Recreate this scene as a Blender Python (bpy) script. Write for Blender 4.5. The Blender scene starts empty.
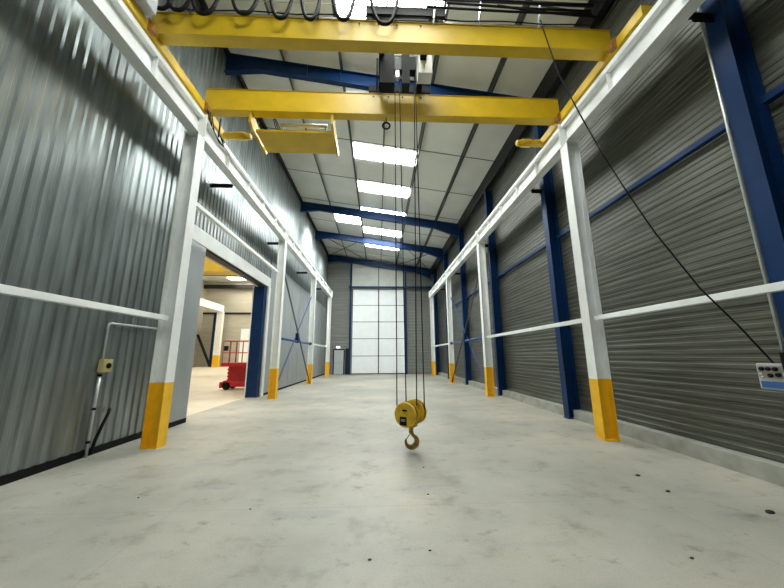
import bpy, bmesh, math, random
from mathutils import Vector, Matrix
random.seed(7)
S = bpy.context.scene
C = S.collection
V = Vector

# ------------------------------------------------------------------ materials
def new_mat(name):
    m = bpy.data.materials.new(name); m.use_nodes = True
    return m, m.node_tree, m.node_tree.nodes['Principled BSDF']

def paint(name, col, rough=.5, metal=0., var=.12, scale=6., bump=0., spec=.5, stretch=(1, 1, 1)):
    """Paint with a little uneven wear in it."""
    m, t, b = new_mat(name)
    n = t.nodes; l = t.links
    tc = n.new('ShaderNodeTexCoord'); mp = n.new('ShaderNodeMapping')
    mp.inputs['Scale'].default_value = stretch
    l.new(tc.outputs['Object'], mp.inputs['Vector'])
    no = n.new('ShaderNodeTexNoise'); no.inputs['Scale'].default_value = scale; no.inputs['Detail'].default_value = 5
    l.new(mp.outputs['Vector'], no.inputs['Vector'])
    r = n.new('ShaderNodeValToRGB')
    r.color_ramp.elements[0].position = .3; r.color_ramp.elements[1].position = .7
    r.color_ramp.elements[0].color = tuple(c*(1-var) for c in col)+(1,)
    r.color_ramp.elements[1].color = tuple(min(1, c*(1+var)) for c in col)+(1,)
    l.new(no.outputs['Fac'], r.inputs['Fac']); l.new(r.outputs['Color'], b.inputs['Base Color'])
    b.inputs['Roughness'].default_value = rough; b.inputs['Metallic'].default_value = metal
    b.inputs['Specular IOR Level'].default_value = spec
    if bump:
        bp = n.new('ShaderNodeBump'); bp.inputs['Strength'].default_value = bump; bp.inputs['Distance'].default_value = .02
        l.new(no.outputs['Fac'], bp.inputs['Height']); l.new(bp.outputs['Normal'], b.inputs['Normal'])
    return m

def glow(name, col, strength):
    m, t, b = new_mat(name)
    b.inputs['Base Color'].default_value = (.8, .82, .82, 1)
    b.inputs['Emission Color'].default_value = col+(1,)
    b.inputs['Emission Strength'].default_value = strength
    return m

def concrete():
    m, t, b = new_mat('floor_concrete')
    n = t.nodes; l = t.links
    tc = n.new('ShaderNodeTexCoord')
    def noise(scale, detail, rough=.55, sc=(1, 1, 1)):
        mp = n.new('ShaderNodeMapping'); mp.inputs['Scale'].default_value = sc
        l.new(tc.outputs['Object'], mp.inputs['Vector'])
        x = n.new('ShaderNodeTexNoise'); x.inputs['Scale'].default_value = scale
        x.inputs['Detail'].default_value = detail; x.inputs['Roughness'].default_value = rough
        l.new(mp.outputs['Vector'], x.inputs['Vector']); return x
    def ramp(src, stops):
        r = n.new('ShaderNodeValToRGB'); e = r.color_ramp.elements
        e[0].position, e[0].color = stops[0][0], stops[0][1]+(1,)
        e[1].position, e[1].color = stops[-1][0], stops[-1][1]+(1,)
        for p, c in stops[1:-1]:
            k = e.new(p); k.color = c+(1,)
        l.new(src, r.inputs['Fac']); return r
    def mix(kind, fac, a, c):
        x = n.new('ShaderNodeMix'); x.data_type = 'RGBA'; x.blend_type = kind
        if isinstance(fac, float): x.inputs[0].default_value = fac
        else: l.new(fac, x.inputs[0])
        l.new(a, x.inputs[6]); l.new(c, x.inputs[7]); return x.outputs[2]
    big = noise(.35, 4); base = ramp(big.outputs['Fac'], [(.3, (.295, .294, .25)), (.5, (.395, .384, .33)), (.7, (.51, .478, .395))])
    mid = noise(1.6, 8, .65); cl = ramp(mid.outputs['Fac'], [(.28, (.55, .55, .50)), (.45, (.91, .91, .89)), (.75, (1.1, 1.1, 1.09))])
    c = mix('MULTIPLY', 1., base.outputs['Color'], cl.outputs['Color'])
    sp = noise(2.6, 7, .72, (1, 1.5, 1)); st = ramp(sp.outputs['Fac'], [(.26, (.30, .29, .24)), (.42, (1, 1, 1)), (1., (1, 1, 1))])
    c = mix('MULTIPLY', .8, c, st.outputs['Color'])
    wp = noise(1.1, 5, .6, (.6, 1.6, 1)); wr = ramp(wp.outputs['Fac'], [(.58, (0., 0., 0.)), (.72, (.09, .07, .03)), (1., (.1, .08, .04))])
    c = mix('SUBTRACT', .9, c, wr.outputs['Color'])
    fine = noise(60, 3); fr = ramp(fine.outputs['Fac'], [(.3, (.9, .9, .9)), (.7, (1.04, 1.04, 1.04))])
    c = mix('MULTIPLY', 1., c, fr.outputs['Color'])
    # saw-cut joints across and along the hall
    sx = n.new('ShaderNodeSeparateXYZ'); l.new(tc.outputs['Object'], sx.inputs[0])
    def joint(sock, period, off):
        a = n.new('ShaderNodeMath'); a.operation = 'ADD'; a.inputs[1].default_value = off; l.new(sock, a.inputs[0])
        d = n.new('ShaderNodeMath'); d.operation = 'PINGPONG'; d.inputs[1].default_value = period/2; l.new(a.outputs[0], d.inputs[0])
        k = n.new('ShaderNodeMath'); k.operation = 'LESS_THAN'; k.inputs[1].default_value = .004; l.new(d.outputs[0], k.inputs[0]); return k.outputs[0]
    j = n.new('ShaderNodeMath'); j.operation = 'MAXIMUM'
    l.new(joint(sx.outputs['Y'], 6.2, 2.22), j.inputs[0]); l.new(joint(sx.outputs['X'], 5.6, 2.3), j.inputs[1])
    jd = n.new('ShaderNodeMath'); jd.operation = 'MULTIPLY'; jd.inputs[1].default_value = .3; l.new(j.outputs[0], jd.inputs[0])
    dk = n.new('ShaderNodeRGB'); dk.outputs[0].default_value = (.12, .12, .10, 1)
    c = mix('MIX', jd.outputs[0], c, dk.outputs[0])
    l.new(c, b.inputs['Base Color'])
    rr = ramp(mid.outputs['Fac'], [(.3, (.42,)*3), (.7, (.62,)*3)])
    l.new(rr.outputs['Color'], b.inputs['Roughness'])
    bp = n.new('ShaderNodeBump'); bp.inputs['Strength'].default_value = .12; bp.inputs['Distance'].default_value = .01
    l.new(mid.outputs['Fac'], bp.inputs['Height']); l.new(bp.outputs['Normal'], b.inputs['Normal'])
    return m

WHITE = paint('white_paint', (.84, .865, .85), .45, var=.05, scale=3)
COLYEL = paint('yellow_base_paint', (.88, .49, .010), .45, var=.10, scale=5)
CRANE = paint('crane_yellow', (.60, .40, .011), .38, var=.10, scale=2.5)
ORANGE = paint('wheel_orange', (.30, .13, .02), .5, var=.3, scale=12)
BLUE = paint('blue_steel', (.003, .027, .098), .42, var=.15, scale=4, spec=.22)
BLUEL = paint('blue_tube', (.035, .085, .26), .42, var=.12, scale=4)
DARK = paint('dark_steel', (.010, .011, .014), .5, var=.2, spec=.3)
BLACK = paint('black_rubber', (.006, .006, .007), .6, var=.2, spec=.15)
GALV = paint('galvanised_cladding', (.27, .303, .303), .32, metal=.78, var=.26, scale=2.2, stretch=(1, 2.6, .35))
PLAIN = paint('plain_grey_sheet', (.33, .36, .365), .42, metal=.3, var=.10, scale=1.5, stretch=(1, 1, .4))
LINTEL = paint('pale_grey_sheet', (.68, .70, .68), .45, metal=.0, var=.06, scale=1.5)
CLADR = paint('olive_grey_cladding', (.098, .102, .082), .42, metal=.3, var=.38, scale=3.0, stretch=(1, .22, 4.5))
CLADE = paint('end_wall_cladding', (.19, .20, .18), .55, var=.10, scale=2, stretch=(.3, 1, 3))
ROOF = paint('roof_sheet', (.76, .78, .73), .6, var=.06, scale=.8)
SEAM = paint('roof_seam', (.10, .105, .10), .6)
PURL = paint('purlin_steel', (.10, .105, .10), .5, metal=.4)
KERB = paint('kerb_concrete', (.33, .335, .29), .75, var=.22, scale=3, bump=.2)
DOORW = paint('door_white', (.86, .89, .90), .5, var=.03, scale=2)
UPPERP = paint('translucent_upper_panel', (.48, .50, .46), .5, var=.07, scale=1.5)
DOORG = paint('door_grey', (.42, .45, .46), .5, var=.05)
RED = paint('lift_red', (.56, .016, .022), .4, var=.15)
REDL = paint('rail_red', (.55, .06, .05), .45, var=.1)
BEIGE = paint('beige_wall', (.46, .44, .36), .65, var=.10, scale=1, stretch=(.4, .4, 3))
CREAM = paint('pale_floor', (.62, .55, .43), .5, var=.08, scale=1.)
STEEL = paint('bare_steel', (.34, .34, .33), .35, metal=.8, var=.2)
ZINC = paint('zinc_conduit', (.55, .57, .56), .35, metal=.5, var=.1)
BOXY = paint('ivory_plastic', (.55, .47, .20), .45, var=.08)
GREEN = paint('hoist_dark_green', (.012, .05, .032), .45, var=.2)
HOOKY = paint('worn_yellow', (.64, .40, .015), .42, var=.22, scale=9)
BROWNY = paint('hook_ochre', (.36, .22, .02), .45, var=.3, scale=14)
GREYB = paint('light_grey_box', (.46, .49, .52), .45, var=.04)
LABELB = paint('blue_label', (.03, .10, .32), .5, var=.1)
STONE = paint('dirt_dark', (.035, .035, .03), .9, var=.4, scale=40)
SKY = glow('skylight_daylight', (.96, 1., .97), 33.)
SKYN = glow('skylight_daylight_next_bay', (1., .94, .82), 10.5)
LAMPW = glow('lamp_lens', (1., 1., .95), 6.)
FLOOR = concrete()

# ------------------------------------------------------------------ mesh tools
class MB:
    def __init__(s): s.bm = bmesh.new()
    def box(s, x0, x1, y0, y1, z0, z1):
        bm = s.bm
        v = [bm.verts.new((x, y, z)) for z in (z0, z1) for y in (y0, y1) for x in (x0, x1)]
        for f in ((0, 2, 3, 1), (4, 5, 7, 6), (0, 1, 5, 4), (2, 6, 7, 3), (0, 4, 6, 2), (1, 3, 7, 5)):
            bm.faces.new([v[i] for i in f])
        return s
    def bar(s, a, b, w, h, up=(0, 0, 1)):
        """box-section bar from a to b, w across, h along up"""
        a, b = V(a), V(b); d = (b-a).normalized(); up = V(up)
        x = d.cross(up)
        if x.length < 1e-4: x = d.cross(V((1, 0, 0)))
        x.normalize(); y = x.cross(d)
        vs = []
        for p in (a, b):
            for sx, sy in ((-1, -1), (1, -1), (1, 1), (-1, 1)):
                vs.append(s.bm.verts.new(p+x*sx*w/2+y*sy*h/2))
        s.bm.faces.new(vs[3::-1]); s.bm.faces.new(vs[4:])
        for i in range(4):
            j = (i+1) % 4; s.bm.faces.new((vs[i], vs[j], vs[4+j], vs[4+i]))
        return s
    def prism(s, pts, d):
        """closed outline pts (3D) pushed along d"""
        d = V(d); a = [s.bm.verts.new(p) for p in pts]; b = [s.bm.verts.new(V(p)+d) for p in pts]
        s.bm.faces.new(a[::-1]); s.bm.faces.new(b); n = len(a)
        for i in range(n):
            j = (i+1) % n; s.bm.faces.new((a[i], a[j], b[j], b[i]))
        return s
    def tube(s, pts, r, n=8, closed=False):
        pts = [V(p) for p in pts]; rings = []; m = len(pts); ref = None
        for i, p in enumerate(pts):
            if closed: t = (pts[(i+1) % m]-pts[i-1]).normalized()
            else: t = (pts[min(i+1, m-1)]-pts[max(i-1, 0)]).normalized()
            if ref is None:
                ref = t.orthogonal().normalized()
            ref = (ref-t*ref.dot(t)); ref = ref.normalized() if ref.length > 1e-5 else t.orthogonal().normalized()
            q = t.cross(ref)
            rr = r[i] if isinstance(r, (list, tuple)) else r
            rings.append([s.bm.verts.new(p+(ref*math.cos(2*math.pi*k/n)+q*math.sin(2*math.pi*k/n))*rr) for k in range(n)])
        for i in range(m if closed else m-1):
            A, B = rings[i], rings[(i+1) % m]
            for k in range(n):
                f = s.bm.faces.new((A[k], A[(k+1) % n], B[(k+1) % n], B[k])); f.smooth = n > 6
        if not closed:
            s.bm.faces.new(rings[0][::-1]); s.bm.faces.new(rings[-1])
        return s
    def lathe(s, prof, a, axis, n=32):
        """prof: (distance along axis, radius)"""
        a = V(a); ax = V(axis).normalized(); u = ax.orthogonal().normalized(); w = ax.cross(u); rings = []
        for h, r in prof:
            rings.append([s.bm.verts.new(a+ax*h+(u*math.cos(2*math.pi*k/n)+w*math.sin(2*math.pi*k/n))*r) for k in range(n)])
        for A, B in zip(rings, rings[1:]):
            for k in range(n): s.bm.faces.new((A[k], A[(k+1) % n], B[(k+1) % n], B[k]))
        s.bm.faces.new(rings[0][::-1]); s.bm.faces.new(rings[-1])
        return s
    def hsec(s, x0, x1, y0, y1, z0, z1, tf=.02, tw=.012, axis='x'):
        """upright H section; axis = direction the flanges face"""
        if axis == 'x':
            s.box(x0, x0+tf, y0, y1, z0, z1); s.box(x1-tf, x1, y0, y1, z0, z1)
            s.box(x0+tf, x1-tf, (y0+y1-tw)/2, (y0+y1+tw)/2, z0, z1)
        else:
            s.box(x0, x1, y0, y0+tf, z0, z1); s.box(x0, x1, y1-tf, y1, z0, z1)
            s.box((x0+x1-tw)/2, (x0+x1+tw)/2, y0+tf, y1-tf, z0, z1)
        return s
    def build(s, name, mat, parent=None, bevel=0, smooth=False):
        bmesh.ops.recalc_face_normals(s.bm, faces=s.bm.faces)
        me = bpy.data.meshes.new(name); 
        if parent is not None:                      # vertices were given in world space
            off = V((0, 0, 0)); p = parent
            while p is not None: off += p.location; p = p.parent
            bmesh.ops.translate(s.bm, verts=s.bm.verts, vec=-off)
        s.bm.to_mesh(me); s.bm.free()
        if smooth:
            for f in me.polygons: f.use_smooth = True
        o = bpy.data.objects.new(name, me); C.objects.link(o); me.materials.append(mat)
        if parent is not None: o.parent = parent
        if bevel:
            b = o.modifiers.new('bevel', 'BEVEL'); b.width = bevel; b.segments = 2; b.limit_method = 'ANGLE'
        return o

def tag(o, label, cat, group=None):
    o['label'] = label; o['category'] = cat
    if group: o['group'] = group
    return o
def thing(name, loc, label, cat, group=None):
    o = bpy.data.objects.new(name, None); C.objects.link(o); o.location = loc; o.empty_display_size = .1
    return tag(o, label, cat, group)
def single(name, mb, mat, label, cat, group=None, bevel=0, origin=None):
    o = mb.build(name, mat, None, bevel)
    if origin:
        o.data.transform(Matrix.Translation(-V(origin))); o.location = origin
    return tag(o, label, cat, group)
def struct(name, mb, mat):
    o = mb.build(name, mat); o['kind'] = 'structure'; return o

# ------------------------------------------------------------------ key measures
CAMZ = 1.7
XL, XR = -4.18, 4.54              # inner faces of the runway columns
DX, DY = .30, .27                # their section
Y1, BAY = 6.46, 6.797
CY = [Y1+BAY*i for i in range(4)]
BB, BT = 6.80, 7.37              # runway girder bottom / top
WL = -5.10                       # inner face of the left cladding
WR = 5.50                        # inner face of the right cladding
YB, YE = -6.0, 30.0
ZR = lambda x: 11.05-.14*x       # underside of the roof sheet
RY = [8.75, 18.75, 23.5]         # rafters

# ------------------------------------------------------------------ shell
struct('floor', MB().box(WL-.5, WR+.4, YB, YE+.3, -.2, 0), FLOOR)
struct('floor_next_hall', MB().box(-40, WL-.5, YB, 57, -.2, 0), CREAM)

def corr_y(mb, x, y0, y1, z0, z1, pitch=.19, d=.026):
    """vertical trapezoid ribs on a wall at x that faces +x; ribs stand out by d"""
    prof = [(0, 0), (.28, 0), (.42, 1), (.86, 1), (1., 0)]
    pts = []; k = 0
    y = y0
    while y < y1-1e-4:
        for f, h in prof[:-1]:
            yy = y+f*pitch
            if yy < y1: pts.append((yy, h*d))
        y += pitch
    pts.append((y1, 0))
    lo = [mb.bm.verts.new((x+h, yy, z0)) for yy, h in pts]; hi = [mb.bm.verts.new((x+h, yy, z1)) for yy, h in pts]
    for i in range(len(pts)-1): mb.bm.faces.new((lo[i], lo[i+1], hi[i+1], hi[i]))
OY0, OY1, OZ = 8.90, 14.15, 4.85          # opening to the next hall (its far side is the blue jamb)
zt = ZR(WL)
w = MB()
corr_y(w, WL-.035, YB, 7.85, .12, zt)
corr_y(w, WL-.035, 7.85, 14.4, 5.28, zt)
corr_y(w, WL-.035, 14.4, YE, 6.15, zt)
w.box(WL-.5, WL-.04, YB, OY0, .0, zt); w.box(WL-.5, WL-.04, OY0, OY1, OZ, zt); w.box(WL-.5, WL-.04, OY1, YE, 0, zt)
struct('wall_left', w, GALV)
# smooth sheets round the opening and the sliding door leaf beyond it
struct('trim_1', MB().box(WL-.04, WL+.005, 7.85, OY0, .12, OZ), PLAIN)
struct('trim_2', MB().box(WL-.04, WL+.02, 7.85, 14.4, OZ, 5.28), LINTEL)
m = MB().box(WL-.04, WL+.012, 14.35, YE, .10, 6.15)
for y in (16.2, 18.1, 20.0, 21.9, 23.8, 25.7, 27.6): m.box(WL+.012, WL+.02, y-.03, y+.03, .10, 6.15)
struct('trim_3', m, PLAIN)
struct('trim_4', MB().box(WL-.04, WL+.03, 14.16, 14.42, 0, OZ), WHITE)
struct('trim_5', MB().box(WL-.3, WL-.04, OY0, 13.85, OZ-.06, OZ), DARK)
m = MB(); m.box(WL-.04, WL+.012, YB, OY0, 0, .12); m.box(WL-.04, WL+.012, 14.35, YE, 0, .10)
struct('baseboard_left', m, BLACK)

# right wall: ribs run along the hall
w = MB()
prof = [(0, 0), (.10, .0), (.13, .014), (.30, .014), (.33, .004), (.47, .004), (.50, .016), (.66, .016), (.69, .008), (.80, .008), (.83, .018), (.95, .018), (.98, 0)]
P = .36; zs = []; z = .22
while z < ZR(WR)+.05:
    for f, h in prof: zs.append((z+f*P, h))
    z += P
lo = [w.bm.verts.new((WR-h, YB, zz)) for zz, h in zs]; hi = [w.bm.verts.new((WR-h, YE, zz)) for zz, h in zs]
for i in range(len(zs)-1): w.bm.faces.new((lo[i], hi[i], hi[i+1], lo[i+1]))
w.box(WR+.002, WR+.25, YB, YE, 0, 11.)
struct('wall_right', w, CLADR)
BC = [3.64, 8.75, 13.66, 18.75, 23.5, 28.25]          # blue wall columns
m = MB(); ys = [YB]+[v for b in BC for v in (b-.13, b+.13)]+[YE]
for a, b in zip(ys[::2], ys[1::2]): m.box(5.27, WR+.002, a, b, 0, .24)
struct('baseboard_right', m, KERB)

# end wall: horizontal ribs, big door, small door
w = MB(); zs = []; z = 0
while z < 12.:
    for f, h in ((0, 0), (.5, 0), (.56, .03), (.92, .03)): zs.append((z+f*.30, h))
    z += .30
def ribs_x(x0, x1, za, zb):
    sel = [(zz, h) for zz, h in zs if za <= zz <= zb]
    sel = [(za, 0)]+sel+[(zb, 0)]
    lo = [w.bm.verts.new((x0, YE-h, zz)) for zz, h in sel]; hi = [w.bm.verts.new((x1, YE-h, zz)) for zz, h in sel]
    for i in range(len(sel)-1): w.bm.faces.new((lo[i], lo[i+1], hi[i+1], hi[i]))
ribs_x(WL, -2.68, 0, 12.); ribs_x(2.55, WR, 0, 12.)
w.box(WL-.5, WR+.3, YE+.04, YE+.3, 0, 12.2)
struct('wall_far', w, CLADE)
m = MB()
for z0 in (8.34, 9.03, 9.72, 10.41): m.box(-2.66, 2.53, YE-.02, YE+.03, z0, z0+.68)
struct('trim_6', m, UPPERP)
struct('wall_near', MB().box(WL-.5, WR+.3, YB-.2, YB, 0, 12.2), PLAIN)

def roof_slab(mb, x0, x1, y0, y1, t0, t1):
    """slab that follows the roof slope, from t0 to t1 above the sheet underside"""
    mb.prism([(x0, y0, ZR(x0)+t0), (x1, y0, ZR(x1)+t0), (x1, y0, ZR(x1)+t1), (x0, y0, ZR(x0)+t1)], (0, y1-y0, 0))
m = MB(); roof_slab(m, WL-.5, WR+.3, YB-.2, YE+.3, 0, .1)
ceil = struct('ceiling', m, ROOF)
m = MB(); y = -3.15
while y < YE:
    roof_slab(m, WL, WR, y-.02, y+.02, -.012, .0); y += 3.1
m.build('sheet_joint', SEAM, ceil)
# daylight panels in the roof, one row along the middle and one odd one
sk = [(-1.18, 1.66, 12.55+3.1*k+(.35 if k == -1 else 0), 13.55+3.1*k) for k in range(-4, 5)]+[(-3.12, -1.34, 20.0, 21.5)]
for i, (x0, x1, a, b) in enumerate(sk):
    m = MB()
    if i < 9: roof_slab(m, x0, .15, a, b, -.03, -.002); roof_slab(m, .23, x1, a, b, -.03, -.002)
    else: roof_slab(m, x0, x1, a, b, -.03, -.002)
    struct('window_%d' % (i+1), m, SKY)

# ------------------------------------------------------------------ end-wall doors
d = MB()
for k in range(5):
    z0 = .06+k*1.62
    for a, b in ((-2.56, -.06), (.0, 2.50)): d.box(a+.02, b-.02, YE-.05, YE+.02, z0+.03, z0+1.60)
dr = d.build('door_1', DOORW, None, .01); dr['kind'] = 'structure'
g = MB().box(-2.58, 2.52, YE-.02, YE+.03, .02, 8.2); g.build('door_frame', DARK, dr)
g = MB().box(-.06, 0, YE-.10, YE-.05, .02, 8.15); g.build('centre_post', DARK, dr)
dr = struct('door_2', MB().box(-4.20, -3.32, YE-.07, YE-.035, .03, 2.24), DOORG)
MB().box(-4.30, -4.20, YE-.09, YE-.02, 0, 2.34).box(-3.32, -3.22, YE-.09, YE-.02, 0, 2.34).box(-4.2, -3.32, YE-.09, YE-.02, 2.24, 2.34).build('door_frame', DARK, dr)
MB().box(-4.1, -3.42, YE-.13, YE-.10, 1.05, 1.10).box(-4.1, -4.06, YE-.10, YE-.07, 1.05, 1.10).box(-3.46, -3.42, YE-.10, YE-.07, 1.05, 1.1).build('push_bar', STEEL, dr)
struct('trim_7', MB().box(-3.16, -2.80, YE-.06, YE-.03, 0, 2.40), DARK)
t = thing('emergency_light', (-3.85, YE-.04, 2.42), 'small lit emergency light on the far wall above the grey door', 'light')
MB().box(-4.02, -3.68, YE-.12, YE-.03, 2.40, 2.46).build('housing', GREYB, t)
MB().box(-4.0, -3.70, YE-.115, YE-.035, 2.46, 2.56).build('lens', LAMPW, t, .01)

# blue framing of the end wall
for x, lab in ((-2.75, 'blue steel post at the left edge of the white sectional door'), (2.62, 'blue steel post at the right edge of the white sectional door')):
    single('door_post', MB().hsec(x-.08, x+.08, YE-.24, YE-.045, 0, ZR(x)-.75, .012, .01, 'y'), BLUE, lab, 'post', 'blue posts beside the far door', origin=(x, YE-.14, 0))
single('wall_beam', MB().box(-2.95, WR-.35, YE-.40, YE-.245, 8.21, 8.38), BLUE, 'blue horizontal beam across the far wall above the white door', 'beam', origin=(1.2, YE-.32, 8.21))
single('mullion', MB().box(-.07, .01, YE-.20, YE-.03, 8.2, ZR(0)-.75), PURL, 'thin grey mullion splitting the pale panels above the white door', 'post', origin=(-.03, YE-.1, 8.4))

# ------------------------------------------------------------------ roof steel
def rafter(y, label, y_w=.18):
    t = thing('roof_rafter', (0, y, 10.3), label, 'rafter', 'blue roof rafters')
    x0, x1 = WL+.02, 5.14
    top = lambda x: ZR(x)-.215
    bot = lambda x: 10.34-.15*x-(.35*max(0, (x-3.6)/1.54) if x > 3.6 else 0)+(-.28*max(0, (-3.9-x)/1.2) if x < -3.9 else 0)
    xs = [x0, -3.9, 0, 3.6, x1]
    m = MB().prism([(x, y-.006, bot(x)) for x in xs]+[(x, y-.006, top(x)) for x in xs[::-1]], (0, .012, 0))
    m.build('web', BLUE, t)
    for nm, f, dz in (('bottom_flange', bot, .018), ('top_flange', top, -.018)):
        m = MB().prism([(x, y-y_w/2, f(x)) for x in xs]+[(x, y-y_w/2, f(x)+dz) for x in xs[::-1]], (0, y_w, 0))
        m.build(nm, BLUE, t)
    for x in (-2.4, -1.3, 1.7, 3.7):
        m = MB().box(x-.008, x+.008, y-y_w/2+.01, y-.007, bot(x)+.03, top(x)-.03); m.build('web_stiffener', BLUE, t)
    return t
rafter(RY[0], 'dark blue roof rafter seen between the two yellow crane girders')
rafter(RY[1], 'dark blue roof rafter over the middle of the hall, first one beyond the crane')
rafter(RY[2], 'dark blue roof rafter between the middle rafter and the far wall')
rafter(29.6, 'dark roof rafter lying against the top of the far wall')
pl = {-3.2: 'leftmost grey roof purlin running down the hall', -1.27: 'grey roof purlin along the left edge of the skylights',
      1.75: 'grey roof purlin along the right edge of the skylights', 3.72: 'rightmost grey roof purlin, above the right crane runway'}
for x, lab in pl.items():
    z = ZR(x); m = MB()
    m.box(x-.005, x+.005, YB, 29.7, z-.205, z-.02).box(x-.005, x+.06, YB, 29.7, z-.205, z-.193).box(x-.06, x+.005, YB, 29.7, z-.03, z-.018)
    single('roof_purlin', m, PURL, lab, 'purlin', 'roof purlins', origin=(x, YB, z-.2))
single('roof_purlin', MB().box(.165, .215, YB, 29.7, ZR(.19)-.14, ZR(.19)-.03), PURL, 'thin roof purlin along the centre line through the skylights', 'purlin', 'roof purlins', origin=(.19, YB, 10.8))
single('eaves_beam', MB().box(5.16, 5.30, YB, 29.7, 9.62, 10.28), DARK, 'dark eaves beam along the top of the right wall', 'beam', origin=(5.2, YB, 9.62))
single('eaves_beam', MB().box(WL+.01, WL+.10, YB, 29.5, 11.50, 11.68), DARK, 'dark eaves angle along the top of the left wall', 'beam', origin=(WL, YB, 11.5))
br = [((-4.9, 23.7), (-1.2, 29.4), 'dark roof bracing rod falling away from the left, near the far wall'), ((-1.2, 23.7), (-4.9, 29.4), 'dark roof bracing rod crossing the left one near the far wall'),
      ((1.9, 23.7), (4.9, 29.4), 'dark roof bracing rod right of the skylights near the far wall'), ((4.9, 23.7), (1.9, 29.4), 'dark roof bracing rod from the right wall towards the far skylight')]
for (a, b), (c, e), lab in br:
    single('roof_brace', MB().tube([(a, b, ZR(a)-.27), (c, e, ZR(c)-.27)], .025, 6), DARK, lab, 'brace', 'roof bracing rods', origin=(a, b, ZR(a)-.27))

# ------------------------------------------------------------------ blue wall columns, girts, ties
names = ['dark blue wall column at the right edge of the photo, beside the control box', 'dark blue wall column just behind the nearest right white column',
         'slim dark blue wall column between the first and second right white columns', 'dark blue wall column behind the blue cross bracing on the right',
         'dark blue wall column hidden mostly behind the third right white column', 'dark blue wall column in the far right corner behind the last white column']
for i, (y, lab) in enumerate(zip(BC, names)):
    hw = .12 if i != 2 else .10
    t = thing('wall_column', (5.32, y, 0), lab, 'column', 'blue columns on the right wall')
    top = 9.6 if i in (0, 2, 5) else 9.9
    MB().hsec(5.15, WR-.03, y-hw, y+hw, .02, top, .018, .012).build('shaft', BLUE, t)
    MB().box(5.12, 5.268, y-hw-.0, y+hw+.0, 0, .02).build('base_plate', BLUE, t)
def seg(a, b): return [(a[i]+.13, a[i+1]-.13) for i in range(len(a)-1)]
gl = ['blue girt on the right wall beyond the nearest blue column', 'blue girt on the right wall behind the first white column bay', 'blue girt on the right wall behind the second white column',
      'blue girt on the right wall behind the cross bracing', 'blue girt on the right wall in the last bay by the far corner']
for (a, b), lab in zip([(YB+2, BC[0]-.13)]+[(BC[i]+.13, BC[i+1]-.13) for i in range(4)], ['blue girt on the right wall at the right photo edge']+gl):
    m = MB().box(5.36, WR-.03, a, b, 5.14, 5.152).box(5.36, 5.372, a, b, 5.152, 5.24)
    single('wall_girt', m, BLUE, lab, 'girt', 'blue girts on the right wall', origin=(5.4, a, 5.12))
for y, lab in zip(BC[:5], ['nearest black tie bracket joining right runway girder to blue column', 'black tie bracket behind the first right white column, at girder level', 'black tie bracket to the slim blue column on the right',
                       'black tie bracket from right girder above the blue bracing', 'farthest black tie bracket of the right runway girder']):
    single('tie_bracket', MB().box(4.80, 5.148, y-.05, y+.05, BB+.01, BB+.025).box(4.80, 5.148, y-.006, y+.006, BB-.09, BB+.01), BLACK, lab, 'bracket', 'black tie brackets right', origin=(4.9, y, BB))
for y, lab in zip((8.75, 13.66, 18.75, 23.5), ['nearest black tie bracket between left wall and runway girder', 'black tie bracket by the second left white column', 'black tie bracket above the left cross bracing', 'farthest black tie bracket on the left wall']):
    single('tie_bracket', MB().box(WL-.03, -4.44, y-.05, y+.05, BB+.005, BB+.02).box(WL-.03, -4.44, y-.006, y+.006, BB-.09, BB+.005), BLACK, lab, 'bracket', 'black tie brackets left', origin=(-4.8, y, BB))
# jamb column of the opening
t = thing('jamb_column', (-5.4, 14., 0), 'blue steel column at the far jamb of the opening to the next hall', 'column')
MB().hsec(-5.62, -5.16, 13.86, 14.145, .02, OZ-.06, .02, .28).build('shaft', BLUE, t)
MB().box(-5.66, -5.62, 13.84, 14.145, .0, OZ-.06).build('edge_strip', WHITE, t)['label'] = 'white edge strip'
MB().box(-5.62, -5.12, 13.84, 14.145, 0, .02).build('base_plate', BLUE, t)
single('conduit', MB().tube([(5.138, 3.785, .0), (5.138, 3.785, 9.5)], .018, 8), ZINC, 'pale vertical conduit clipped beside the nearest blue wall column', 'pipe', origin=(5.138, 3.785, 0))

# ------------------------------------------------------------------ runway columns
left_names = ['white column with yellow base nearest on the left, in front of the corrugated wall', 'white column with yellow base at the far side of the left opening',
              'white column with yellow base at the far end of the left cross bracing', 'farthest left white column with yellow base, near the grey door']
right_names = ['white column with yellow base nearest on the right', 'second white column with yellow base along the right wall', 'third right white column with yellow base, at the far end of the bracing',
               'farthest right white column with yellow base, in the corner']
def runway_column(side, y, lab):
    x0, x1 = (XL-DX, XL) if side < 0 else (XR, XR+DX)
    t = thing('runway_column', ((x0+x1)/2, y+DY/2, 0), lab, 'column', 'white runway columns with yellow bases')
    MB().hsec(x0, x1, y, y+DY, 1.2, BB-.02, .018, .012).build('shaft', WHITE, t)
    MB().hsec(x0, x1, y, y+DY, .012, 1.2, .018, .012).build('painted_base', COLYEL, t)['label'] = 'yellow painted base of the column'
    MB().box(x0-.004, x1+.004, y-.004, y+DY+.004, 0, .012).build('base_plate', COLYEL, t)
    MB().box(x0-.01, x1+.01, y-.01, y+DY+.01, BB-.02, BB).build('cap_plate', WHITE, t)
for y, lab in zip(CY, left_names): runway_column(-1, y, lab)
for y, lab in zip(CY, right_names): runway_column(1, y, lab)

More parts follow.
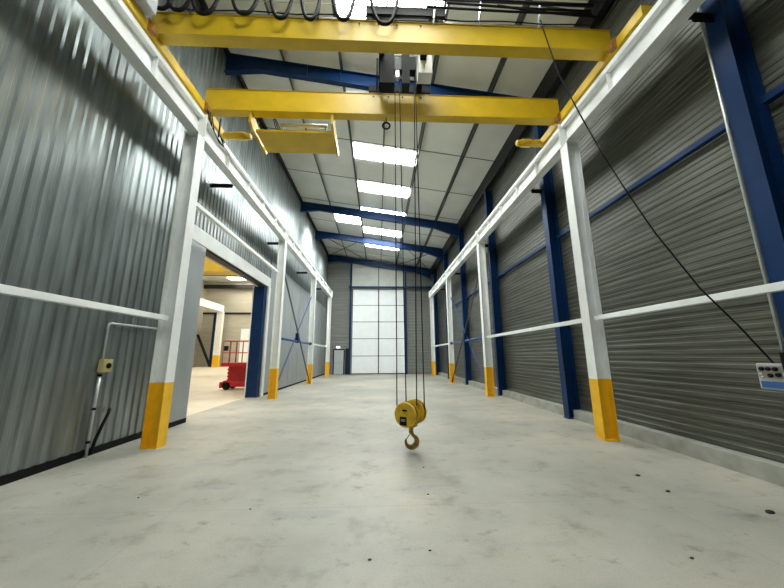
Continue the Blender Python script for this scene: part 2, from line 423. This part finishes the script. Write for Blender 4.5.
# ------------------------------------------------------------------ runway girders, one per bay
gy = [YB+.3]+[y+DY/2 for y in CY[:3]]+[CY[3]+DY+.05]
bay = [('nearest', 'running overhead out of the photo'), ('second', 'between the first and second columns'), ('third', 'over the cross bracing'), ('last', 'towards the far wall')]
def girder(side, i):
    a, b = gy[i]+.003, gy[i+1]-.003
    x0, x1 = (XL-.24, XL) if side < 0 else (XR, XR+.24)
    sn = 'left' if side < 0 else 'right'
    t = thing('runway_girder', ((x0+x1)/2, a, BB), '%s white crane runway girder on the %s, %s' % (bay[i][0], sn, bay[i][1]), 'girder', 'white crane runway girders')
    MB().box(x0, x1, a+.012, b-.012, BB, BB+.02).build('bottom_flange', WHITE, t)
    MB().box(x0, x1, a+.012, b-.012, BT-.10, BT).build('top_flange', WHITE, t)
    xm = (x0+x1)/2; MB().box(xm-.007, xm+.007, a+.012, b-.012, BB+.02, BT-.10).build('web', WHITE, t)
    for y in (a, b-.012):
        MB().box(x0-(.0 if side < 0 else .07), x1+(.07 if side < 0 else .0), y, y+.012, BB, BT).build('end_plate', WHITE, t)
    n = int((b-a)/1.65)
    for k in range(1, n+1):
        y = a+(b-a)*k/(n+1)
        if y < -1: continue
        MB().box(x0+.01, x1-.01, y-.008, y+.008, BB+.02, BT-.10).build('stiffener', WHITE, t)
for s in (-1, 1):
    for i in range(4): girder(s, i)
for s, x in ((-1, XL-.12), (1, XR+.12)):
    m = MB()
    m.box(x-.05, x+.05, YB+.3, gy[4], BT+.0, BT+.015).box(x-.025, x+.025, YB+.3, gy[4], BT+.015, BT+.06)
    single('crane_rail', m, WHITE, 'pale crane rail on top of the %s runway girders' % ('left' if s < 0 else 'right'), 'rail', 'crane rails', origin=(x, YB+.3, BT))

# ------------------------------------------------------------------ horizontal rails, braces
def rail(x, a, b, z, mat, lab, g, name='tie_rail'):
    return single(name, MB().box(x-.05, x+.05, a, b, z-.05, z+.05), mat, lab, 'rail', g, .006, origin=(x, a, z-.05))
zr = 2.47; xl, xr = XL-.15, XR+.15
def ext(i): return CY[i]+DY, CY[i+1]
rail(xl, YB+.3, CY[0], zr, WHITE, 'white horizontal rail on the left ending at the nearest left column', 'white tie rails')
a, b = ext(2); rail(xl, a, b, zr, WHITE, 'white horizontal rail between the last two left columns', 'white tie rails')
a, b = ext(0); rail(xl-.09, a, b, 5.30, WHITE, 'white horizontal rail high above the left opening', 'white tie rails')
rail(xr, YB+.3, CY[0], zr, WHITE, 'white horizontal rail at the right photo edge to the nearest right column', 'white tie rails')
a, b = ext(0); rail(xr, a, b, zr, WHITE, 'white horizontal rail between the first and second right columns', 'white tie rails')
a, b = ext(2); rail(xr, a, b, zr, WHITE, 'white horizontal rail between the last two right columns', 'white tie rails')
for x, sn in ((xl, 'left'), (xr, 'right')):
    a, b = CY[1]+DY, CY[2]
    t = thing('cross_bracing', (x, (a+b)/2, 0), 'blue cross bracing with a level tube between white columns on the %s' % sn, 'bracing', 'blue cross bracings')
    s = 1 if sn == 'left' else -1
    MB().tube([(x, a, zr), (x, b, zr)], .05, 12).build('tube', BLUEL, t)
    MB().bar((x+.06*s, a+.02, 5.5), (x+.06*s, b-.02, .06), .012, .17, (0, 0, 1)).build('diagonal', DARK, t)
    MB().bar((x-.07*s, a+.02, .06), (x-.07*s, b-.02, 5.5), .012, .12, (0, 0, 1)).build('diagonal', BLUEL, t)
    MB().box(x-.08, x+.08, (a+b)/2-.10, (a+b)/2+.10, zr-.08, zr+.42).build('gusset', BLUE, t)
    MB().tube([(x, b-.16, zr), (x, b-.02, zr)], .085, 12).build('coupler', BLACK, t)

# ------------------------------------------------------------------ overhead crane
GB, GT = 7.62, 8.12
RT = 7.40                           # wheel level datum
GT2 = 8.23                          # top of the far girder, a little deeper than the near one
G1, G2 = (4.88, 5.11), (6.70, 6.93)
cr = thing('overhead_crane', (.17, 5.9, BT+.06), 'yellow double girder overhead crane spanning the hall between the runways', 'crane')
def box_girder(y0, y1, GT):
    m = MB().box(-4.30, 4.64, y0+.02, y1-.02, GB+.012, GT-.012).box(-4.30, 4.64, y0-.004, y1+.004, GB, GB+.012).box(-4.30, 4.64, y0-.004, y1+.004, GT-.012, GT)
    g = m.build('bridge_girder', CRANE, cr, .004)
    MB().box(-3.9, 4.3, (y0+y1)/2-.025, (y0+y1)/2+.025, GT, GT2+.045).build('trolley_rail', STEEL, g)
    for x in (-.05, .32, .68, .05+1.1):
        m = MB().lathe([(0, .022), (.006, .022)], (x-.35 if y0 < 6 else x-.1, y0-.006, GT-.10), (0, 1, 0), 12); m.build('bolt_hole', BLACK, g)
box_girder(*G1, GT); box_girder(*G2, GT2)
for s, x in ((-1, XL-.12), (1, XR+.12)):
    c = MB().box(x-.11, x+.11, 4.12, 7.62, RT+.08, RT+.29).build('end_carriage', CRANE, cr, .006)
    for y in (4.35, 7.40):
        MB().lathe([(-.05, .11), (-.05, .14), (-.03, .14), (-.03, .115), (.03, .115), (.03, .14), (.05, .14), (.05, .11)], (x, y, BT+.06+.116), (1, 0, 0), 20).build('wheel', STEEL, c)
    xi = x-s*.11
    for y in (4.86, 6.72):
        m = MB(); x2 = xi-s*.10
        m.prism([(xi, y-.16, RT+.08), (xi, y-.16, RT+.36), (x2, y-.16, RT+.20), (x2, y-.16, RT+.08)], (0, .12, 0)); m.build('buffer_bracket', ORANGE, c)
    # geared travel motor on the inner side
    y = 7.45
    g = MB().lathe([(-.03, .06), (.05, .10), (.18, .10), (.18, .085), (.26, .085), (.28, .10), (.56, .10), (.58, .085), (.68, .08), (.70, .05)], (xi-s*.06, y, RT+.08), (-s, 0, 0), 20).build('travel_motor', CRANE, c)
    m = MB()
    for k in range(5): m.lathe([(0, .112), (.014, .112)], (xi-s*(.38+.05*k), y, RT+.08), (-s, 0, 0), 20)
    m.build('cooling_fins', CRANE, g)
# electrical cabinet on the left end
MB().box(-4.36, -4.0, 4.2, 4.62, RT+.29, RT+1.05).build('electrical_cabinet', GREYB, cr, .01)
# service platform hung under the far girder
p = MB().box(-3.12, -1.22, 6.98, 7.82, 7.27, 7.30).box(-3.12, -1.22, 6.98, 6.995, 7.30, 7.33).box(-3.12, -1.22, 7.81, 7.825, 7.30, 7.46).build('service_platform', CRANE, cr)
for x in (-3.18, -1.18):
    MB().prism([(x-.03, 6.74, GB), (x-.03, 6.92, GB), (x-.03, 7.89, 7.40), (x-.03, 7.89, 7.24), (x-.03, 6.90, 7.24), (x-.03, 6.74, 7.34)], (.06, 0, 0)).build('bracket', CRANE, p)
MB().tube([(-2.55, 7.10, 7.56), (-1.35, 7.10, 7.56)], .05, 12).build('resistor_tube', ZINC, p)
for x in (-2.5, -1.4): MB().box(x-.02, x+.02, 7.07, 7.13, 7.30, 7.53).build('tube_stand', STEEL, p)
m = MB()
for k in range(3):
    m.tube([(-2.7+.03*k, 6.95, 7.62), (-2.66+.05*k, 7.05+.02*k, 7.45), (-2.55+.04*k, 7.2, 7.33), (-2.35+.05*k, 7.4, 7.31)], .012, 6)
m.build('cable', BLACK, p)
# festoon line along the near girder
ft = MB().box(-4.0, 4.3, 4.80, 4.84, 8.60, 8.66).build('festoon_track', DARK, cr)
for x in (-3.6, -1.2, 1.05, 1.95, 3.15):
    MB().bar((x, 4.87, GT-.03), (x+.06, 4.82, 8.66), .03, .03).build('track_arm', ZINC if x > 1 else DARK, ft)
MB().tube([(-4.0, 4.78, 8.33), (2.1, 4.78, 8.33)], .010, 6).build('guide_wire', ZINC, ft)
m = MB()
for k, (x0, x1, z0, z1) in enumerate([(1.3, 4.2, 8.46, 8.40), (.9, 4.2, 8.34, 8.33), (2.3, 4.3, 8.44, 8.26), (2.0, 4.25, 8.58, 8.55)]):
    m.tube([(x0, 4.76, z0), ((x0+x1)/2, 4.76, (z0+z1)/2-.03), (x1, 4.76, z1)], .022, 8)
m.build('power_cable', BLACK, ft)
m = MB().tube([(x, 4.85, GT+.02+.04*abs(math.sin(x*1.9))) for x in [-4.0+.2*k for k in range(42)]], .012, 6); m.build('girder_cable', BLACK, ft)
for xc, wd, dr_ in [(-4.05, .46, 8.10), (-3.75, .5, 8.08), (-3.28, .56, 8.02), (-2.55, .54, 8.06), (-1.87, .44, 7.99), (-1.32, .38, 7.99), (-.70, .44, 8.01), (.08, .56, 7.95)]:
    pts = []
    for k in range(17):
        u = -1+2*k/16; pts.append((xc+wd/2*(u*(1.0+.12*(1-abs(u)))), 4.74+.02*u, dr_-.09+(8.69-dr_)*abs(u)**2.6))
    MB().tube(pts, .034, 8).build('festoon_loop', BLACK, ft)
# hanging supply bracket and loops by the left rail
b = MB().box(-4.05, -4.02, 7.0, 7.03, 7.10, GB).build('collector_arm', DARK, cr)
for k in range(3):
    pts = [(-4.10, 6.55+.1*k, 7.50), (-4.095, 6.7+.1*k, 7.26-.04*k), (-4.09, 7.0+.08*k, 7.12-.03*k), (-4.06, 7.25+.05*k, 7.06), (-4.03, 7.3-.1*k, 7.16), (-4.035, 7.03, 7.2)]
    MB().tube(pts, .012, 6).build('supply_cable', BLACK, b)
# limit ring under the far girder
r = MB().tube([(.17, 6.82, 7.48), (.17, 6.82, GB)], .010, 6).build('limit_rod', DARK, cr)
MB().tube([(.17+.09*math.cos(a), 6.82, 7.39+.09*math.sin(a)) for a in [k*math.pi/12 for k in range(24)]], .022, 8, True).build('limit_ring', BLACK, r)

# hoist trolley riding on the two girders
tr = thing('hoist_trolley', (.6, 5.9, GT2+.045), 'dark hoist trolley with green drum riding on top of the yellow crane girders', 'hoist')
Z0 = GT2+.045
for y in ((G1[0]+G1[1])/2, (G2[0]+G2[1])/2):
    MB().box(-.28, 1.30, y-.11, y-.045, Z0+.02, Z0+.20).box(-.28, 1.30, y+.045, y+.11, Z0+.02, Z0+.20).build('side_frame', BLACK, tr)
    for x in (-.05, 1.08): MB().lathe([(-.045, .10), (-.045, .07), (.045, .07), (.045, .10)], (x, y, Z0+.071), (0, 1, 0), 20).build('wheel', STEEL, tr)
MB().box(-.02, .10, 5.10, 6.70, Z0+.04, Z0+.20).build('cross_beam', BLACK, tr)
MB().box(.92, 1.06, 5.10, 6.70, Z0+.04, Z0+.20).build('cross_beam', BLACK, tr)
MB().lathe([(0, .22), (.03, .22), (.03, .18), (.88, .18), (.88, .22), (.91, .22)], (.07, 5.85, Z0+.44), (1, 0, 0), 28).build('rope_drum', GREEN, tr)
MB().box(-.02, .06, 5.55, 6.15, Z0+.20, Z0+.74).box(1.0, 1.08, 5.55, 6.15, Z0+.20, Z0+.74).build('drum_cheek', BLACK, tr)
MB().box(.00, .33, 5.78, 6.04, 7.62, Z0+.14).build('upper_sheave_block', BLACK, tr)
MB().box(.50, .67, 5.78, 6.04, 7.62, Z0+.14).box(.67, .82, 5.82, 6.00, 8.02, Z0+.10).build('upper_sheave_block', BLACK, tr)
MB().box(.36, .44, 5.85, 5.97, 7.85, Z0+.1).build('rope_guide', STEEL, tr)
MB().box(.33, .50, 5.84, 5.99, 8.04, Z0+.10).build('link_plate', DARK, tr)
MB().tube([(-.06, 5.9, 7.55), (-.06, 5.9, Z0+.1)], .018, 8).build('limit_switch_rod', BLACK, tr)
MB().lathe([(0, .08), (.03, .12), (.34, .12), (.36, .09)], (1.08, 5.85, Z0+.44), (1, 0, 0), 20).build('hoist_motor', GREYB, tr)
MB().box(.88, 1.20, 5.85, 6.15, 7.98, Z0+.20).build('control_box', LINTEL, tr, .01)
MB().tube([(.2, 5.4, Z0+.5), (.35, 5.2, Z0+.3), (.5, 5.15, Z0+.22), (.62, 5.2, Z0+.42), (.6, 5.5, Z0+.6)], .02, 8).build('hose', BLACK, tr)
# block position
HB = V((.59, 5.95, .675))
ax = V((.52, .85, 0)).normalized()
fr, bk = HB-ax*.17, HB+ax*.17
side = V((ax.y, -ax.x, 0))
ropes = [((.345, 5.93, 7.7), V((.335, 5.93, 0))), ((.45, 5.95, 7.9), V((.505, 5.93, 0))), ((.79, 5.95, 8.03), V((.70, 5.97, 0))), ((.815, 5.95, 8.03), V((.845, 5.97, 0)))]
for a, b in ropes:
    MB().tube([a, (b.x, b.y, HB.z+.05)], .0105, 8).build('wire_rope', BLACK, tr)

# ------------------------------------------------------------------ hook block
hb = thing('hook_block', (HB.x, HB.y, .05), 'yellow hook block hanging on wire ropes just above the floor', 'hook')
for ctr, sgn in ((fr, -1), (bk, 1)):
    c = MB().lathe([(-.075, .12), (-.075, .20), (-.06, .217), (-.045, .217), (-.045, .10)], ctr, ax*-sgn*1, 36).build('sheave_cover', HOOKY, hb)
    MB().lathe([(-.042, .19), (-.022, .165), (.022, .165), (.042, .19)], ctr, ax, 32).build('sheave', DARK, hb)
    MB().lathe([(.045, .10), (.045, .217), (.06, .217), (.068, .20), (.068, .10)], ctr, ax*-sgn, 36).build('sheave_cover', HOOKY, hb)
# the outer covers carry a slot and a dark plate
o = fr-ax*.075
up = V((0, 0, 1))
def plate(ctr, w, h, t, mat, name):
    m = MB(); m.bar(ctr-side*w/2, ctr+side*w/2, t, h, (0, 0, 1)); return m.build(name, mat, hb)
plate(o-ax*.004+up*.075+side*-.0, .09, .03, .012, BLACK, 'slot')
plate(o-ax*.004+up*-.105+side*-.03, .13, .14, .012, BLACK, 'rating_plate')
plate(o-ax*.012+up*-.09+side*-.03, .085, .04, .004, STEEL, 'plate_text_panel')
m = MB()
for sgn in (-1, 1):
    for a in (.8, 2.35, 3.95, 5.5):
        p0 = HB+side*.175*math.cos(a)+up*.175*math.sin(a)
        m.tube([p0-ax*.25, p0+ax*.25], .014, 8)
m.build('tie_bolt', STEEL, hb)
MB().bar(HB-side*.10-up*.19, HB+side*.10-up*.19, .14, .09).build('crosshead', HOOKY, hb, .01)
MB().tube([HB-up*.19, HB-up*.34], .042, 16).build('shank', BROWNY, hb)
# hook: a tapering J seen from the side
hc = HB-up*.482; pts = []; rad = []
hd = V((1, .1, 0)).normalized()
pts.append(HB-up*.30); rad.append(.036); pts.append(HB-up*.345+hd*.012); rad.append(.036)
for k in range(22):
    a = math.radians(68-k*13.0)
    pts.append(hc+hd*.102*math.cos(a)+up*.100*math.sin(a)); rad.append(.030+.022*math.sin(math.pi*min(1, k/17)) if k < 17 else .030-.003*(k-16))
MB().tube(pts, rad, 14).build('hook', BROWNY, hb, smooth=True)
MB().bar(HB-up*.36+hd*-.02, hc-hd*.085+up*.045, .02, .012, hd).build('safety_latch', STEEL, hb)

# ------------------------------------------------------------------ pendant cable and control box on the right
CURVE = [(3.15, 4.78, 8.16), (3.31, 4.7, 6.86), (3.53, 4.58, 5.85), (3.72, 4.49, 5.09), (3.95, 4.37, 4.27), (4.18, 4.25, 3.52), (4.52, 4.07, 2.61), (4.81, 3.93, 2.05), (5.05, 3.84, 1.57)]
single('control_cable', MB().tube(CURVE, .011, 8), BLACK, 'long black cable hanging from the crane down to the control box on the right', 'cable', origin=CURVE[-1])
cb = thing('control_box', (5.06, 3.82, 1.25), 'grey control box with blue label on the right wall at the photo edge', 'control box')
MB().box(4.99, 5.118, 3.66, 3.95, 1.25, 1.58).build('housing', GREYB, cb, .015)
MB().box(4.982, 4.99, 3.685, 3.925, 1.395, 1.55).build('control_panel', STEEL, cb)
for y, z in ((3.74, 1.51), (3.81, 1.51), (3.88, 1.51), (3.72, 1.44), (3.80, 1.43)): MB().lathe([(0, .026), (.02, .026), (.03, .018)], (4.982, y, z), (-1, 0, 0), 12).build('button', BLACK, cb)
for y, z in ((3.90, 1.45), (3.89, 1.41)): MB().lathe([(0, .013), (.014, .011)], (4.982, y, z), (-1, 0, 0), 12).build('indicator', WHITE, cb)
MB().box(4.98, 4.99, 3.69, 3.92, 1.275, 1.355).build('blue_label', LABELB, cb)['label'] = 'blue label strip'
MB().box(4.96, 5.118, 3.42, 3.655, 1.30, 1.72).build('side_box', BLACK, cb, .01)
cb.location.y += .05
single('hose', MB().tube([(5.05, 3.76, 1.25), (5.05, 3.75, 1.05), (5.06, 3.70, .92), (5.08, 3.62, .84)], .03, 10), BLACK, 'black hose curling down from the control box on the right', 'hose', origin=(5.05, 3.76, 1.25))

# ------------------------------------------------------------------ left wall fittings
xw = WL+.03
t = thing('wall_switch', (xw, 6.11, 1.42), 'ivory isolator switch box on the left corrugated wall', 'switch')
MB().box(xw-.01, xw+.09, 5.96, 6.16, 1.43, 1.66).build('housing', BOXY, t, .012)
MB().lathe([(0, .05), (.012, .05), (.03, .03)], (xw+.09, 6.07, 1.545), (1, 0, 0), 18).build('dial', BLACK, t)
t = thing('wall_conduit', (xw+.02, 6.03, 0), 'pale metal conduit rising beside the ivory switch and turning to the column', 'pipe')
MB().tube([(xw+.02, 6.0, .0), (xw+.02, 6.0, 1.42)], .024, 10).build('lower_pipe', ZINC, t)
pts = [(xw+.02, 6.0, 1.67), (xw+.02, 6.0, 2.27), (xw+.02, 6.015, 2.31), (xw+.02, 6.05, 2.33), (xw+.02, 7.42, 2.33)]
MB().tube(pts, .020, 10).build('upper_pipe', ZINC, t)
for z in (.25, .8, 1.38): MB().tube([(xw+.02, 6.0, z-.02), (xw+.02, 6.0, z+.02)], .03, 10).build('clip', BLACK, t)
single('hose', MB().tube([(xw+.04, 6.06, .03), (xw+.05, 6.10, .25), (xw+.06, 6.19, .50), (xw+.05, 6.29, .68), (xw+.03, 6.33, .74), (xw+.0, 6.36, .72)], .026, 10), BLACK, 'short black hose bending into the left wall below the switch', 'hose', origin=(xw+.04, 6.06, .03))
t = thing('column_cable', (XL-.03, CY[0]+DY+.02, 1.6), 'thin dark cable clipped up the nearest left white column', 'cable')
MB().tube([(XL-.03, CY[0]+DY+.012, 1.75), (XL-.03, CY[0]+DY+.012, 6.6)], .008, 6).build('wire', BLACK, t)
for k in range(9):
    z = 1.9+k*.55; MB().box(XL-.05, XL-.01, CY[0]+DY, CY[0]+DY+.03, z, z+.04).build('clip', BLACK, t)

# ------------------------------------------------------------------ dirt chips on the floor
chips = [(3.70, 4.68, .045, 'dark chip of dirt on the floor nearest the right kerb'), (3.65, 4.16, .038, 'dark elongated chip on the floor just in front of the one near the kerb'), (4.26, 3.59, .06, 'dark crumbled lump on the floor at the right photo edge'),
         (2.66, 2.9, .025, 'small dark chip on the floor at bottom right'), (-.07, 3.02, .022, 'small dark chip on the floor at bottom centre'), (.46, 3.12, .018, 'tiny dark chip on the floor below the hook, near the bottom edge'),
         (.62, 4.25, .018, 'tiny dark chip on the floor at the saw-cut joint below the hook'), (-1.45, 3.98, .016, 'tiny dark chip on the floor in the lower left'), (-2.95, 4.35, .016, 'tiny dark chip on the floor left of the middle, near the left wall'),
         (.70, 5.2, .018, 'tiny dark chip on the floor just in front of the hook')]
for x, y, r, lab in chips:
    r *= .6; m = MB(); bmesh.ops.create_icosphere(m.bm, subdivisions=2, radius=r)
    for v in m.bm.verts:
        v.co = V((v.co.x*1.25*(1+random.uniform(-.25, .25)), v.co.y*.8*(1+random.uniform(-.25, .25)), max(-.35*r, v.co.z*.55)))
    zmin = min(v.co.z for v in m.bm.verts)
    for v in m.bm.verts: v.co += V((x, y, -zmin))
    single('dirt_chip', m, STONE, lab, 'debris', 'dirt chips on the floor', origin=(x, y, 0))

# ------------------------------------------------------------------ the next hall, seen through the opening
struct('wall_next_hall_left', MB().box(-31.5, -31.2, YB, 57, 0, 15), BEIGE)
m = MB().box(-31.2, WL-.5, 56., 56.3, 0, 15); struct('wall_next_hall_far', m, BEIGE)
struct('wall_next_hall_near', MB().box(-31.2, WL-.5, YB-.3, YB, 0, 15), BEIGE)
struct('wall_next_hall_right', MB().box(WL-.5, WL-.2, YE+.3, 57, 0, 15).box(WL-.5, WL-.4, YB, YE+.3, zt, 15), BEIGE)
struct('ceiling_next_hall', MB().box(-31.5, WL-.2, YB-.3, 57, 15, 15.2), ROOF)
for i, (y, x0, x1) in enumerate([(y, x0, x0+8) for y in (6, 16, 24, 33, 41.5, 49.5, 53.4) for x0 in (-26, -16)]):
    struct('window_%d' % (20+i), MB().box(x0, x1, y-.9, y+.9, 14.93, 14.98), SKYN)
struct('trim_8', MB().box(-24.3, -20., 55.9, 56., 0, 6.5), DOORW)
struct('trim_9', MB().box(-31.2, WL-.5, 55.8, 56., 9.1, 9.4), DARK)
for y in (20, 30, 38, 46, 55.2):
    lab = {20: 'nearest', 30: 'second', 38: 'third', 46: 'fourth', 55.2: 'farthest'}[y]
    single('truss', MB().box(-31.2, WL-.5, y-.1, y+.1, 13.6, 14.3), DARK, '%s dark roof beam of the next hall, seen through the opening' % lab, 'beam', 'roof beams of the next hall', origin=(-17, y, 13.6))
t = thing('runway_column', (-26.9, 53.4, 0), 'white column with yellow base far away in the next hall', 'column')
MB().box(-27.35, -26.4, 53.1, 53.7, 1.9, 9.2).build('shaft', WHITE, t)
MB().box(-27.35, -26.4, 53.1, 53.7, 0, 1.9).build('painted_base', COLYEL, t)['label'] = 'yellow painted base'
single('runway_girder', MB().box(-28.0, -26.7, 12, 54, 9.2, 10.3), WHITE, 'white runway girder along the left side of the next hall', 'girder', origin=(-27.4, 12, 9.2))
single('wall_column', MB().box(-28.5, -27.6, 54.4, 55.2, 0, 9.1), BLUE, 'dark blue column just left of the white column in the next hall', 'column', origin=(-28., 54.8, 0))
single('brace', MB().bar((-30.74, 54.2, 5.36), (-28.17, 54.2, .1), .3, .3), DARK, 'dark diagonal brace leaning against the blue column in the next hall', 'brace', origin=(-30.74, 54.2, 5.36))
t = thing('overhead_crane', (-17, 25.5, 8.4), 'big yellow overhead crane girder in the next hall, top of the opening', 'crane')
MB().box(-26.7, WL-.5, 25., 26., 8.55, 10.9).build('bridge_girder', CRANE, t)
MB().box(-26.7, WL-.5, 24.9, 26.1, 8.50, 8.55).build('bottom_flange', CRANE, t)
# red scissor lift
sl = thing('scissor_lift', (-7.2, 17.5, 0), 'red scissor lift parked in the next hall behind the blue jamb', 'lift')
MB().box(-8.15, -6.25, 17.12, 17.88, .14, .46).box(-8.27, -8.15, 17.0, 18.0, .10, .40).build('chassis', RED, sl, .02)
for x in (-7.95, -6.45):
    for y in (17.06, 17.82):
        MB().lathe([(0, .13), (.015, .19), (.12, .19), (.135, .13)], (x, y, .19), (0, 1, 0), 20).build('wheel', BLACK, sl)
for k in range(4):
    z0 = .46+.18*k
    for s in (-1, 1):
        MB().bar((-8.0, 17.5-.28*s, z0+.03 if s > 0 else z0+.15), (-6.5, 17.5-.28*s, z0+.15 if s > 0 else z0+.03), .05, .09).build('scissor_arm', RED, sl)
MB().box(-8.0, -7.1, 17.28, 17.74, .46, 1.18).build('power_pack', RED, sl, .02)
MB().box(-7.05, -6.6, 17.15, 17.35, .5, 1.0).build('battery_box', DARK, sl, .01)
MB().box(-8.3, -6.2, 17.05, 17.95, 1.18, 1.38).build('platform', RED, sl, .01)
m = MB()
for y in (17.08, 17.92):
    for z in (1.9, 2.52): m.tube([(-8.27, y, z), (-6.23, y, z)], .022, 8)
    for x in (-8.27, -7.93, -7.59, -7.25, -6.91, -6.57, -6.23): m.tube([(x, y, 1.38), (x, y, 2.52)], .02, 8)
for x in (-8.27, -6.23):
    for z in (1.9, 2.52): m.tube([(x, 17.08, z), (x, 17.92, z)], .022, 8)
m.build('guard_rail', REDL, sl)
MB().box(-8.2, -8.0, 17.0, 17.07, 2.0, 2.25).build('operator_panel', DARK, sl)

# ------------------------------------------------------------------ camera, world, colour
cam = bpy.data.cameras.new('camera'); co = bpy.data.objects.new('camera', cam); C.objects.link(co)
f, pt, yw, rl = 309.194, .197, .043, -.005
cy, sy, cp, sp = math.cos(yw), math.sin(yw), math.cos(pt), math.sin(pt)
r0 = V((cy, -sy, 0)); fw = V((sy*cp, cy*cp, sp)); u0 = V((-sy*sp, -cy*sp, cp))
c_, s_ = math.cos(rl), math.sin(rl)
rt = c_*r0+s_*u0; upv = -s_*r0+c_*u0
M = Matrix((rt, upv, -fw)).transposed().to_4x4(); M.translation = V((0, 0, CAMZ))
co.matrix_world = M
cam.sensor_width = 36; cam.lens = f/784*36; cam.clip_start = .02; cam.clip_end = 200
S.camera = co
wd = bpy.data.worlds.new('world'); S.world = wd; wd.use_nodes = True
wd.node_tree.nodes['Background'].inputs[0].default_value = (.75, .85, 1., 1); wd.node_tree.nodes['Background'].inputs[1].default_value = .5
S.view_settings.view_transform = 'Standard'; S.view_settings.look = 'None'; S.view_settings.gamma = 1; S.view_settings.exposure = .2
S.view_settings.use_curve_mapping = False
S.cycles.max_bounces = 6; S.cycles.diffuse_bounces = 4; S.cycles.glossy_bounces = 3
